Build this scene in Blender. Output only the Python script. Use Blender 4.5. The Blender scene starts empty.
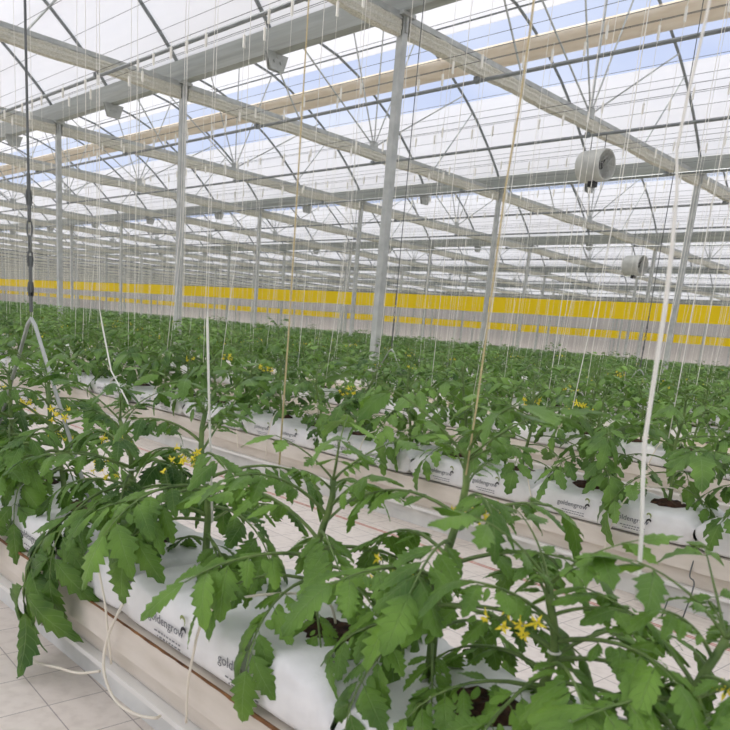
import bpy, math, random
import numpy as np
from mathutils import Matrix, Vector

S = bpy.context.scene
COL = S.collection
PI = math.pi
FZ = 0.95                       # eye height above the floor; heights below are given from the eye, then raised by FZ

# ------------------------------------------------------------------ camera
YAW, PITCH, ROLL, FPX, CY = -0.772428, 0.240845, 0.0890875, 741.58, 515.0
fw = np.array([math.sin(YAW)*math.cos(PITCH), math.cos(YAW)*math.cos(PITCH), -math.sin(PITCH)])
rt = np.array([math.cos(YAW), -math.sin(YAW), 0.0])
up = np.cross(rt, fw)
cr, sr = math.cos(ROLL), math.sin(ROLL)
rt, up = cr*rt + sr*up, -sr*rt + cr*up
cam_d = bpy.data.cameras.new('camera')
cam = bpy.data.objects.new('camera', cam_d); COL.objects.link(cam)
cam.matrix_world = Matrix(((rt[0], up[0], -fw[0], 0), (rt[1], up[1], -fw[1], 0), (rt[2], up[2], -fw[2], FZ), (0, 0, 0, 1)))
cam_d.sensor_width = 36; cam_d.lens = FPX/730*36
cam_d.shift_y = (CY-365)/730
cam_d.clip_start = 0.02; cam_d.clip_end = 600
cam_d.dof.use_dof = True; cam_d.dof.focus_distance = 2.9; cam_d.dof.aperture_fstop = 9.0
S.camera = cam

def proj(x, y, z):              # only used to decide what is in view and to word the labels
    v = np.array([x, y, z-FZ]); d = v @ fw
    if d < 0.05: return None
    return 365+FPX*(v@rt)/d, CY-FPX*(v@up)/d, d
def seen(x, y, z, m=60):
    p = proj(x, y, z)
    return p is not None and -m < p[0] < 730+m and -m < p[1] < 730+m

# ------------------------------------------------------------------ sky, sun, exposure
SKY_STRENGTH, SUN_STRENGTH, EXPOSURE = 1.0, 5.0, 0.20
W = bpy.data.worlds.new('sky'); S.world = W; W.use_nodes = True
nt = W.node_tree; nt.nodes.clear()
tc = nt.nodes.new('ShaderNodeTexCoord')
mp = nt.nodes.new('ShaderNodeMapping'); mp.inputs['Scale'].default_value = (1.6, 1.6, 4)
nz = nt.nodes.new('ShaderNodeTexNoise'); nz.inputs['Scale'].default_value = 1.4; nz.inputs['Detail'].default_value = 5
rp = nt.nodes.new('ShaderNodeValToRGB')
rp.color_ramp.elements[0].position = .38; rp.color_ramp.elements[0].color = (.52, .60, .83, 1)
rp.color_ramp.elements[1].position = .72; rp.color_ramp.elements[1].color = (.82, .86, .95, 1)
bg = nt.nodes.new('ShaderNodeBackground'); bg.inputs['Strength'].default_value = SKY_STRENGTH
wo = nt.nodes.new('ShaderNodeOutputWorld')
nt.links.new(tc.outputs['Generated'], mp.inputs['Vector']); nt.links.new(mp.outputs['Vector'], nz.inputs['Vector'])
nt.links.new(nz.outputs['Fac'], rp.inputs['Fac']); nt.links.new(rp.outputs['Color'], bg.inputs['Color'])
nt.links.new(bg.outputs[0], wo.inputs['Surface'])
sd = bpy.data.lights.new('sun', 'SUN'); sd.energy = SUN_STRENGTH; sd.angle = math.radians(9); sd.color = (1, .97, .92)
so = bpy.data.objects.new('sun', sd); COL.objects.link(so)
so.rotation_euler = (math.radians(14), math.radians(-20), 0)
S.view_settings.view_transform = 'Standard'; S.view_settings.look = 'None'
S.view_settings.gamma = 1; S.view_settings.use_curve_mapping = False
S.view_settings.exposure = EXPOSURE
S.cycles.max_bounces = 8; S.cycles.diffuse_bounces = 4; S.cycles.transparent_max_bounces = 24
S.cycles.sample_clamp_indirect = 6

# ------------------------------------------------------------------ materials
def srgb(r, g, b):
    f = lambda c: (c/255/12.92 if c/255 <= .04045 else ((c/255+.055)/1.055)**2.4)
    return (f(r), f(g), f(b), 1)
MATS = {}
def mat(name, col, rough=.6, metal=0, noise=None, bump=None, spec=None, col2=None, nscale=None):
    m = bpy.data.materials.new(name); m.use_nodes = True; MATS[name] = m
    t = m.node_tree; b = t.nodes['Principled BSDF']
    b.inputs['Base Color'].default_value = col; b.inputs['Roughness'].default_value = rough; b.inputs['Metallic'].default_value = metal
    if spec is not None: b.inputs['Specular IOR Level'].default_value = spec
    if noise:
        tcn = t.nodes.new('ShaderNodeTexCoord'); n = t.nodes.new('ShaderNodeTexNoise')
        n.inputs['Scale'].default_value = noise; n.inputs['Detail'].default_value = 6
        if nscale:
            mpp = t.nodes.new('ShaderNodeMapping'); mpp.inputs['Scale'].default_value = nscale
            t.links.new(tcn.outputs['Object'], mpp.inputs['Vector']); t.links.new(mpp.outputs['Vector'], n.inputs['Vector'])
        else: t.links.new(tcn.outputs['Object'], n.inputs['Vector'])
        r = t.nodes.new('ShaderNodeValToRGB')
        r.color_ramp.elements[0].position = .3; r.color_ramp.elements[1].position = .7
        r.color_ramp.elements[0].color = col2 or tuple(c*.75 for c in col[:3])+(1,)
        r.color_ramp.elements[1].color = col
        t.links.new(n.outputs['Fac'], r.inputs['Fac']); t.links.new(r.outputs['Color'], b.inputs['Base Color'])
        if bump:
            bp = t.nodes.new('ShaderNodeBump'); bp.inputs['Strength'].default_value = bump; bp.inputs['Distance'].default_value = .01
            t.links.new(n.outputs['Fac'], bp.inputs['Height']); t.links.new(bp.outputs['Normal'], b.inputs['Normal'])
    return m
steel = mat('galvanised_steel', srgb(186, 189, 184), .45, .25, noise=9)
gut_m = mat('gutter_steel', srgb(172, 177, 172), .5, .2, noise=3, nscale=(.3, 3, 8))
dark_steel = mat('arch_steel', srgb(135, 140, 140), .5, .3, noise=8)
cable_m = mat('cable_steel', srgb(105, 108, 106), .5, .4)
black_m = mat('black_plastic', srgb(35, 35, 35), .5)
screen_m = mat('folded_screen_fabric', srgb(222, 220, 206), .85, noise=14, nscale=(1, 3, 22), bump=.5, col2=srgb(166, 164, 148))
roll_m = mat('rolled_net_fabric', srgb(238, 228, 212), .9, noise=3, nscale=(.6, 2, 4), col2=srgb(222, 208, 186), bump=.2)
trough_m = mat('cream_trough_paint', srgb(228, 219, 206), .5, noise=5, nscale=(1, 4, 4), col2=srgb(206, 196, 180))
lip_m = mat('white_trough_lip', srgb(238, 236, 230), .5)
base_m = mat('grey_trough_base', srgb(236, 236, 230), .6, noise=6)
bag_m = mat('white_film_bag', srgb(240, 239, 236), .42, noise=16, bump=.55, col2=srgb(226, 225, 222))
soil_m = mat('coir_soil', srgb(84, 54, 38), .95, noise=60, bump=1.0, col2=srgb(28, 17, 12))
ink_m = mat('grey_ink', srgb(110, 112, 116), .7)
inkd_m = mat('black_ink', srgb(30, 32, 32), .6)
inkg_m = mat('olive_ink', srgb(140, 152, 88), .6)
string_m = mat('white_twine', srgb(236, 234, 224), .8)
tan_m = mat('tan_twine', srgb(214, 196, 150), .85, noise=300)
tube_m = mat('cream_drip_tube', srgb(234, 226, 208), .5)
yellow_m = mat('yellow_sticky_film', (1, .80, .006, 1), .5)
_t = yellow_m.node_tree; _b = _t.nodes['Principled BSDF']; _l = _t.nodes.new('ShaderNodeBsdfTranslucent'); _l.inputs[0].default_value = (1, .80, .01, 1)
_a = _t.nodes.new('ShaderNodeMixShader'); _a.inputs[0].default_value = .4; _t.links.new(_b.outputs[0], _a.inputs[1]); _t.links.new(_l.outputs[0], _a.inputs[2]); _t.links.new(_a.outputs[0], _t.nodes['Material Output'].inputs[0])
fan_m = mat('fan_casing', srgb(205, 206, 198), .5, noise=6)
rust_m = mat('rust_stain', srgb(150, 104, 62), .9, noise=25, col2=srgb(84, 52, 30))
red_m = mat('red_cord', srgb(206, 120, 100), .8)
stem_m = mat('green_stem', srgb(122, 146, 78), .6, noise=25, col2=srgb(84, 110, 56))
sepal_m = mat('sepal_green', srgb(92, 128, 60), .6)
petal_m = mat('yellow_petal', srgb(255, 236, 70), .55)
wall_m = mat('end_wall_panel', srgb(196, 190, 184), .7, noise=1.2, nscale=(2, 2, .3), col2=srgb(186, 180, 176))

def film():
    m = bpy.data.materials.new('white_roof_film'); m.use_nodes = True; t = m.node_tree; t.nodes.clear()
    tr = t.nodes.new('ShaderNodeBsdfTranslucent'); tr.inputs['Color'].default_value = (.80, .79, .79, 1)
    df = t.nodes.new('ShaderNodeBsdfDiffuse'); df.inputs['Color'].default_value = (.92, .92, .92, 1)
    tp = t.nodes.new('ShaderNodeBsdfTransparent'); tp.inputs['Color'].default_value = (.95, .97, 1, 1)
    c = t.nodes.new('ShaderNodeTexCoord'); n = t.nodes.new('ShaderNodeTexNoise'); mpp = t.nodes.new('ShaderNodeMapping')
    mpp.inputs['Scale'].default_value = (.15, 1.6, 1.6); n.inputs['Scale'].default_value = 1.0; n.inputs['Detail'].default_value = 4
    t.links.new(c.outputs['Object'], mpp.inputs['Vector']); t.links.new(mpp.outputs['Vector'], n.inputs['Vector'])
    r = t.nodes.new('ShaderNodeMapRange'); r.inputs[1].default_value = .3; r.inputs[2].default_value = .7; r.inputs[3].default_value = .08; r.inputs[4].default_value = .24
    t.links.new(n.outputs['Fac'], r.inputs[0])
    a = t.nodes.new('ShaderNodeMixShader'); a.inputs[0].default_value = .30
    b = t.nodes.new('ShaderNodeMixShader'); o = t.nodes.new('ShaderNodeOutputMaterial')
    t.links.new(tr.outputs[0], a.inputs[1]); t.links.new(df.outputs[0], a.inputs[2])
    t.links.new(r.outputs[0], b.inputs[0]); t.links.new(a.outputs[0], b.inputs[1]); t.links.new(tp.outputs[0], b.inputs[2])
    t.links.new(b.outputs[0], o.inputs[0]); return m
film_m = film()

def leafmat(name, c1, c2, trans=.28, vein=True):
    m = bpy.data.materials.new(name); m.use_nodes = True; t = m.node_tree; b = t.nodes['Principled BSDF']; o = t.nodes['Material Output']
    N = t.nodes.new; K = t.links.new
    oi = N('ShaderNodeObjectInfo'); tc_ = N('ShaderNodeTexCoord'); n = N('ShaderNodeTexNoise'); n.inputs['Scale'].default_value = 9
    K(tc_.outputs['Object'], n.inputs['Vector'])
    mx = N('ShaderNodeMix'); mx.data_type = 'RGBA'; mx.inputs[6].default_value = c1; mx.inputs[7].default_value = c2  # noise patches of c1, deepened to stand in for shadow contrast among leaves
    ad = N('ShaderNodeMath'); ad.operation = 'MULTIPLY_ADD'; ad.inputs[1].default_value = 1.7; ad.inputs[2].default_value = -.55
    K(n.outputs['Fac'], ad.inputs[0])
    ad2 = N('ShaderNodeMath'); ad2.operation = 'MULTIPLY_ADD'; ad2.inputs[1].default_value = .35; ad2.use_clamp = True
    K(oi.outputs['Random'], ad2.inputs[0]); K(ad.outputs[0], ad2.inputs[2]); K(ad2.outputs[0], mx.inputs[0])
    col = mx.outputs[2]
    if vein:
        uv = N('ShaderNodeUVMap'); sp = N('ShaderNodeSeparateXYZ'); K(uv.outputs[0], sp.inputs[0])
        av = N('ShaderNodeMath'); av.operation = 'ABSOLUTE'; K(sp.outputs[1], av.inputs[0])
        rib = N('ShaderNodeMapRange'); rib.inputs[1].default_value = 0; rib.inputs[2].default_value = .07; rib.inputs[3].default_value = 1; rib.inputs[4].default_value = 0
        K(av.outputs[0], rib.inputs[0])
        l1 = N('ShaderNodeMath'); l1.operation = 'MULTIPLY_ADD'; l1.inputs[1].default_value = -1.3; K(av.outputs[0], l1.inputs[0])
        l0 = N('ShaderNodeMath'); l0.operation = 'MULTIPLY'; l0.inputs[1].default_value = 6.5; K(sp.outputs[0], l0.inputs[0]); K(l0.outputs[0], l1.inputs[2])
        fr = N('ShaderNodeMath'); fr.operation = 'PINGPONG'; fr.inputs[1].default_value = .5; K(l1.outputs[0], fr.inputs[0])
        lat = N('ShaderNodeMapRange'); lat.inputs[1].default_value = 0; lat.inputs[2].default_value = .09; lat.inputs[3].default_value = .55; lat.inputs[4].default_value = 0
        K(fr.outputs[0], lat.inputs[0])
        vm = N('ShaderNodeMath'); vm.operation = 'MAXIMUM'; K(rib.outputs[0], vm.inputs[0]); K(lat.outputs[0], vm.inputs[1])
        vs = N('ShaderNodeMath'); vs.operation = 'MULTIPLY'; vs.inputs[1].default_value = .45; K(vm.outputs[0], vs.inputs[0])
        m2 = N('ShaderNodeMix'); m2.data_type = 'RGBA'; m2.inputs[7].default_value = srgb(150, 178, 110)
        K(vs.outputs[0], m2.inputs[0]); K(col, m2.inputs[6]); col = m2.outputs[2]
        bp = N('ShaderNodeBump'); bp.invert = True; bp.inputs['Strength'].default_value = .5; bp.inputs['Distance'].default_value = .003
        K(vm.outputs[0], bp.inputs['Height']); K(bp.outputs[0], b.inputs['Normal'])
    K(col, b.inputs['Base Color']); b.inputs['Roughness'].default_value = .42; b.inputs['Specular IOR Level'].default_value = .42
    tl = N('ShaderNodeBsdfTranslucent'); K(col, tl.inputs[0]); ms = N('ShaderNodeMixShader'); ms.inputs[0].default_value = trans
    K(b.outputs[0], ms.inputs[1]); K(tl.outputs[0], ms.inputs[2]); K(ms.outputs[0], o.inputs[0])
    return m
leaf_near = leafmat('tomato_leaf', srgb(40, 82, 22), srgb(134, 176, 68), .25)
leaf_mid = leafmat('tomato_leaf_shoot', srgb(42, 82, 26), srgb(130, 170, 72), .25)
leaf_far = leafmat('tomato_leaf_mass', srgb(48, 90, 28), srgb(120, 162, 66), .25, vein=False)

# ------------------------------------------------------------------ mesh helpers
class MB:
    """collects vertices, faces, uvs and material slots, then links ONE mesh object"""
    def __init__(s): s.v = []; s.f = []; s.m = []; s.uv = []; s.n = 0
    def add(s, verts, faces, mi=0, uv=None):
        verts = np.asarray(verts, float); s.v.append(verts)
        for f in faces: s.f.append([i+s.n for i in f])
        s.m += [mi]*len(faces)
        s.uv.append(np.zeros((len(verts), 2)) if uv is None else np.asarray(uv, float))
        s.n += len(verts)
    def box(s, x0, x1, y0, y1, z0, z1, mi=0):
        s.add([(x0,y0,z0),(x1,y0,z0),(x1,y1,z0),(x0,y1,z0),(x0,y0,z1),(x1,y0,z1),(x1,y1,z1),(x0,y1,z1)],
              [(0,3,2,1),(4,5,6,7),(0,1,5,4),(1,2,6,5),(2,3,7,6),(3,0,4,7)], mi)
    def tube(s, pts, r, n=6, mi=0, cap=True):
        P = np.asarray(pts, float); k = len(P)
        R = np.full(k, r) if np.isscalar(r) else np.asarray(r, float)
        T = np.gradient(P, axis=0); T /= np.linalg.norm(T, axis=1)[:, None]+1e-12
        ref = np.array([0, 0, 1.]) if abs(T[0][2]) < .9 else np.array([1., 0, 0])
        V = []
        for i in range(k):
            a = np.cross(T[i], ref); a /= np.linalg.norm(a)+1e-12; b = np.cross(T[i], a); ref = -np.cross(T[i], a) if False else ref
            for j in range(n):
                t = 2*PI*j/n; V.append(P[i]+R[i]*(math.cos(t)*a+math.sin(t)*b))
        F = [(i*n+j, i*n+(j+1) % n, (i+1)*n+(j+1) % n, (i+1)*n+j) for i in range(k-1) for j in range(n)]
        if cap: F += [tuple(range(n))[::-1], tuple(range((k-1)*n, k*n))]
        s.add(V, F, mi)
    def extrude_x(s, prof, x0, x1, mi=0, closed=True, cap=True):
        n = len(prof); V = [(x0, y, z) for y, z in prof]+[(x1, y, z) for y, z in prof]
        F = [(i, (i+1) % n, n+(i+1) % n, n+i) for i in range(n if closed else n-1)]
        if closed and cap: F += [tuple(range(n))[::-1], tuple(range(n, 2*n))]
        s.add(V, F, mi)
    def mesh(s, name, mats, smooth=False):
        me = bpy.data.meshes.new(name); V = np.concatenate(s.v)
        me.from_pydata(V.tolist(), [], s.f); me.update()
        for m in (mats if isinstance(mats, (list, tuple)) else [mats]): me.materials.append(m)
        me.polygons.foreach_set('material_index', s.m)
        UV = np.concatenate(s.uv)
        if np.any(UV):
            l = me.uv_layers.new(name='UVMap'); idx = np.zeros(len(me.loops), int); me.loops.foreach_get('vertex_index', idx)
            l.data.foreach_set('uv', UV[idx].ravel())
        if smooth: me.polygons.foreach_set('use_smooth', [True]*len(me.polygons))
        return me
    def build(s, name, mats, parent=None, smooth=False):
        return link(name, s.mesh(name, mats, smooth), parent)
def link(name, me, parent=None):
    o = bpy.data.objects.new(name, me); COL.objects.link(o)
    if parent is not None: o.parent = parent
    return o
def tag(o, label, cat, group=None, kind=None):
    o['label'] = label; o['category'] = cat
    if group: o['group'] = group
    if kind: o['kind'] = kind
    return o
def empty(name, loc=(0, 0, 0)):
    o = bpy.data.objects.new(name, None); o.location = loc; COL.objects.link(o); return o
def copy_tree(o, parent=None):
    c = o.copy(); COL.objects.link(c)
    if parent is not None: c.parent = parent
    for ch in o.children: copy_tree(ch, c)
    return c
def rename_none(o): return o
ORD = ['first','second','third','fourth','fifth','sixth','seventh','eighth','ninth','tenth','eleventh','twelfth','thirteenth','fourteenth','fifteenth','sixteenth','seventeenth','eighteenth','nineteenth','twentieth']
def ordn(i):
    if i < 20: return ORD[i]
    n = i+1; return f'{n}' + ('st' if n % 10 == 1 and n % 100 != 11 else 'nd' if n % 10 == 2 and n % 100 != 12 else 'rd' if n % 10 == 3 and n % 100 != 13 else 'th')
def struct(o): o['kind'] = 'structure'; return o

# ------------------------------------------------------------------ setting: floor, walls, roof film
XR, XL, YN, YF = 8.0, -130.0, -9.6, 62.4
GY = [6.4+8*k for k in range(-2, 8)]                 # gutter lines
ARCH = [(0, 3.42), (.12, 3.60), (.35, 3.84), (.7, 4.16), (1.13, 4.52), (1.73, 4.92), (2.46, 5.27), (3.2, 5.52), (4.0, 5.64)]
def arch_z(d):                                       # height (from the eye) of the arch at d metres in from the nearer gutter
    d = min(d, 8-d)
    for (a, za), (b, zb) in zip(ARCH, ARCH[1:]):
        if d <= b: return za+(zb-za)*(d-a)/(b-a)
    return ARCH[-1][1]
def floor_mat():
    m = bpy.data.materials.new('white_ground_cover'); m.use_nodes = True; t = m.node_tree; b = t.nodes['Principled BSDF']; N = t.nodes.new; K = t.links.new
    c = N('ShaderNodeTexCoord'); br = N('ShaderNodeTexBrick'); mp_ = N('ShaderNodeMapping'); mp_.inputs['Rotation'].default_value = (0, 0, .06)
    br.offset = 0; br.inputs['Scale'].default_value = 1; br.inputs['Brick Width'].default_value = .17; br.inputs['Row Height'].default_value = .14
    br.inputs['Mortar Size'].default_value = .0016; br.inputs['Color1'].default_value = srgb(234, 224, 213); br.inputs['Color2'].default_value = srgb(229, 219, 208)
    br.inputs['Mortar'].default_value = srgb(178, 168, 160)
    K(c.outputs['Object'], mp_.inputs[0]); K(mp_.outputs[0], br.inputs['Vector'])
    n = N('ShaderNodeTexNoise'); n.inputs['Scale'].default_value = 30; n.inputs['Detail'].default_value = 5; K(c.outputs['Object'], n.inputs['Vector'])
    mx = N('ShaderNodeMix'); mx.data_type = 'RGBA'; mx.blend_type = 'MULTIPLY'; mx.inputs[0].default_value = .25
    r = N('ShaderNodeValToRGB'); r.color_ramp.elements[0].color = (.55, .5, .46, 1); r.color_ramp.elements[0].position = .3; r.color_ramp.elements[1].position = .55
    K(n.outputs['Fac'], r.inputs[0]); K(br.outputs['Color'], mx.inputs[6]); K(r.outputs[0], mx.inputs[7]); K(mx.outputs[2], b.inputs['Base Color'])
    b.inputs['Roughness'].default_value = .8; return m
b = MB(); b.box(XL, XR, YN, YF, -.12, 0)
struct(b.build('floor', floor_mat()))
b = MB(); b.box(XL, XR, YF, YF+.08, 0, 4.3); struct(b.build('wall_back', wall_m))
b = MB(); b.box(XL-.08, XL, YN, YF, 0, 4.3); struct(b.build('wall_left', wall_m))
b = MB(); b.box(XL, XR, YN-.08, YN, 0, 4.3); struct(b.build('wall_front', film_m))
b = MB(); b.box(XR, XR+.08, YN, YF, 0, 4.3); struct(b.build('wall_right', film_m))
for k, g in enumerate(GY[:-1]):
    b = MB()
    # near slope and ridge, then the lower far slope; the opened ridge vent lies between them
    for d0, d1, off in ((.1, 5.15, .03), (6.6, 7.9, .03)):
        n = 10; ds = np.linspace(d0, d1, n)
        prof = [(g+d, FZ+arch_z(d)+off) for d in ds]+[(g+d, FZ+arch_z(d)+off+.012) for d in ds[::-1]]
        b.extrude_x(prof, XL, XR)
    struct(b.build('ceiling', film_m, smooth=False))
    # gable end above each end wall
    for x in (XL-.04, XR+.04):
        bb = MB(); pts = [(g, FZ+3.3)]+[(g+d, FZ+arch_z(d)) for d in np.linspace(0, 8, 17)]+[(g+8, FZ+3.3)]
        bb.extrude_x(pts, x-.006, x+.006); struct(bb.build('wall_gable', film_m))

# ------------------------------------------------------------------ gutters, posts
for k, g in enumerate(GY):
    b = MB()
    pr = [(-.07, 3.33), (.07, 3.33), (.12, 3.45), (.15, 3.57), (.135, 3.57), (.105, 3.46), (.06, 3.345), (-.06, 3.345), (-.105, 3.46), (-.135, 3.57), (-.15, 3.57), (-.12, 3.45)]
    b.extrude_x([(g+y, FZ+z) for y, z in pr], XL, XR)
    o = b.build('roof_gutter', gut_m)
    w = {1: 'passing overhead nearest the camera', 2: 'on the nearest line of posts', 3: 'on the second line of posts', 4: 'on the third line of posts'}.get(k)
    w = {2: 'on the nearest line of posts', 3: 'on the second line of posts', 4: 'on the third line of posts'}.get(k, f'on the {ordn(k-2)} line of posts back' if k > 4 else 'overhead behind the photographer')
    tag(o, f'long grey steel rain gutter {w}', 'gutter', 'roof gutters')
BX = [-1.89-4.43*i for i in range(0, 29)]
pm = MB(); pm.box(-.042, .042, -.042, .042, .015, FZ+3.29); pm = pm.mesh('post_shaft', steel)
cm = MB(); cm.box(-.09, .09, -.10, .10, FZ+3.29, FZ+3.329)
cm.box(-.07, .07, -.012, .012, FZ+3.14, FZ+3.29); cm = cm.mesh('cap_plate', steel)
fm = MB(); fm.box(-.1, .1, -.1, .1, 0, .015); fm = fm.mesh('foot_plate', steel)
bk = MB()
for s in (-1, 1):
    bk.add([(s*.03-.006, -.17, FZ+3.329), (s*.03-.006, .17, FZ+3.329), (s*.03-.006, .1, FZ+3.13), (s*.03-.006, -.1, FZ+3.13), (s*.03+.006, -.17, FZ+3.329), (s*.03+.006, .17, FZ+3.329), (s*.03+.006, .1, FZ+3.13), (s*.03+.006, -.1, FZ+3.13)],
           [(0,3,2,1),(4,5,6,7),(0,1,5,4),(1,2,6,5),(2,3,7,6),(3,0,4,7)])
bk.tube([(-.05, -.05, FZ+3.23), (.05, -.05, FZ+3.23)], .018, 8); bk.tube([(-.05, .05, FZ+3.23), (.05, .05, FZ+3.23)], .018, 8)
bk.tube([(-.05, 0, FZ+3.29), (.05, 0, FZ+3.29)], .022, 8)
bkm = bk.mesh('gutter_bracket', steel)
for gi, g in enumerate(GY[2:-1]):
    i = 0
    for x in BX[1:]:
        if not (seen(x, g, FZ+1) or seen(x, g, FZ+3.3)): continue
        e = empty('steel_post', (x, g, 0))
        link('shaft', pm, e)
        if abs(x)+g < 60: link('cap_plate', cm, e); link('foot_plate', fm, e)
        if gi < 3 and i < 12:
            lab = f'square galvanised roof post, {ordn(i)} from the right in the {ordn(gi)} line of posts'
            if gi == 0 and i == 0: lab = 'tallest and nearest square galvanised post, in the middle of the picture'
            tag(e, lab, 'post', 'roof posts')
        else: tag(e, f'thin distant roof post under the {ordn(gi)} gutter back', 'post', f'distant roof posts, line {gi+1}')
        i += 1
    i = 0
    for x in BX[1:]:
        xm = x-2.215
        if gi < 3 and seen(xm, g, FZ+3.3) and i < 10:
            o = link('gutter_bracket', bkm); o.location = (xm, g, 0)
            tag(o, f'holed steel bracket plate under the {ordn(gi)} gutter, {ordn(i)} from the right', 'bracket', 'gutter bracket plates'); i += 1

# ------------------------------------------------------------------ roof trusses (arch over beam with fan struts) and folded screens
def arch_tube(mb, r=.022, n=6, steps=22):
    pts = [(0, .02+7.96*t, FZ+arch_z(.02+7.96*t)-.01) for t in (.5-.5*np.cos(np.linspace(0, PI, steps)))]
    mb.tube(pts, r, n)
a1 = MB(); arch_tube(a1, .026); arch_me = a1.mesh('arch', dark_steel, True)
a2 = MB(); arch_tube(a2, .026, 4, 12); arch_far = a2.mesh('arch', dark_steel)
bm_ = MB(); bm_.box(-.03, .03, .06, 7.94, FZ+3.27, FZ+3.325)
bm_.box(-.045, .045, .06, 7.94, FZ+3.26, FZ+3.27)
beam_me = bm_.mesh('beam', steel)
def strut(y0, z0, y1, z1, r=.014):
    m = MB(); m.tube([(0, y0, FZ+z0), (0, y1, FZ+z1)], r, 5); return m.mesh('strut', steel)
STR = [(4, 3.325, 1.6, arch_z(1.6)-.02), (4, 3.325, 3.1, arch_z(3.1)-.02), (4, 3.325, 4.0, 5.6), (4, 3.325, 4.9, arch_z(3.1)-.02), (4, 3.325, 6.4, arch_z(1.6)-.02), (5.75, 3.325, 6.75, arch_z(1.25)-.02), (2.25, 3.325, 1.25, arch_z(1.25)-.02)]
str_me = [strut(*s) for s in STR]
bpl = MB(); bpl.box(-.006, .006, 3.9, 4.1, FZ+3.325, FZ+3.42); bpl = bpl.mesh('gusset', steel)
ft = MB(); arch_tube(ft, .024, 4, 12); ft.box(-.035, .035, .06, 7.94, FZ+3.26, FZ+3.325)
for s_ in STR: ft.tube([(0, s_[0], FZ+s_[1]), (0, s_[2], FZ+s_[3])], .014, 3)
far_truss = ft.mesh('roof_truss', dark_steel)
# pleated screen bundle under the beam
sc = MB(); rs = random.Random(4); n = 90; ys = np.linspace(.06, 7.94, n); V = []
prof = [(-.04, 3.258), (-.055, 3.235), (-.045, 3.205), (-.058, 3.175), (-.047, 3.145), (-.05, 3.115), (0, 3.095), (.05, 3.115), (.047, 3.145), (.058, 3.175), (.045, 3.205), (.055, 3.235), (.04, 3.258)]
for i, y in enumerate(ys):
    wv = .008*math.sin(i*2.1)+rs.uniform(-.006, .006); dz = .01*math.sin(i*.35)
    for (px, pz) in prof: V.append((px+(wv if px > 0 else -wv if px < 0 else 0), y, FZ+pz+(dz if pz < 3.2 else 0)))
q = len(prof); F = [(i*q+j, i*q+(j+1) % q, (i+1)*q+(j+1) % q, (i+1)*q+j) for i in range(n-1) for j in range(q)]
F += [tuple(range(q)), tuple(range((n-1)*q, n*q))[::-1]]
sc.add(V, F); screen_me = sc.mesh('folded_screen', screen_m)
sf = MB(); sf.box(-.045, .045, .06, 7.94, FZ+3.10, FZ+3.258); screen_far = sf.mesh('folded_screen', screen_m)
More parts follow.
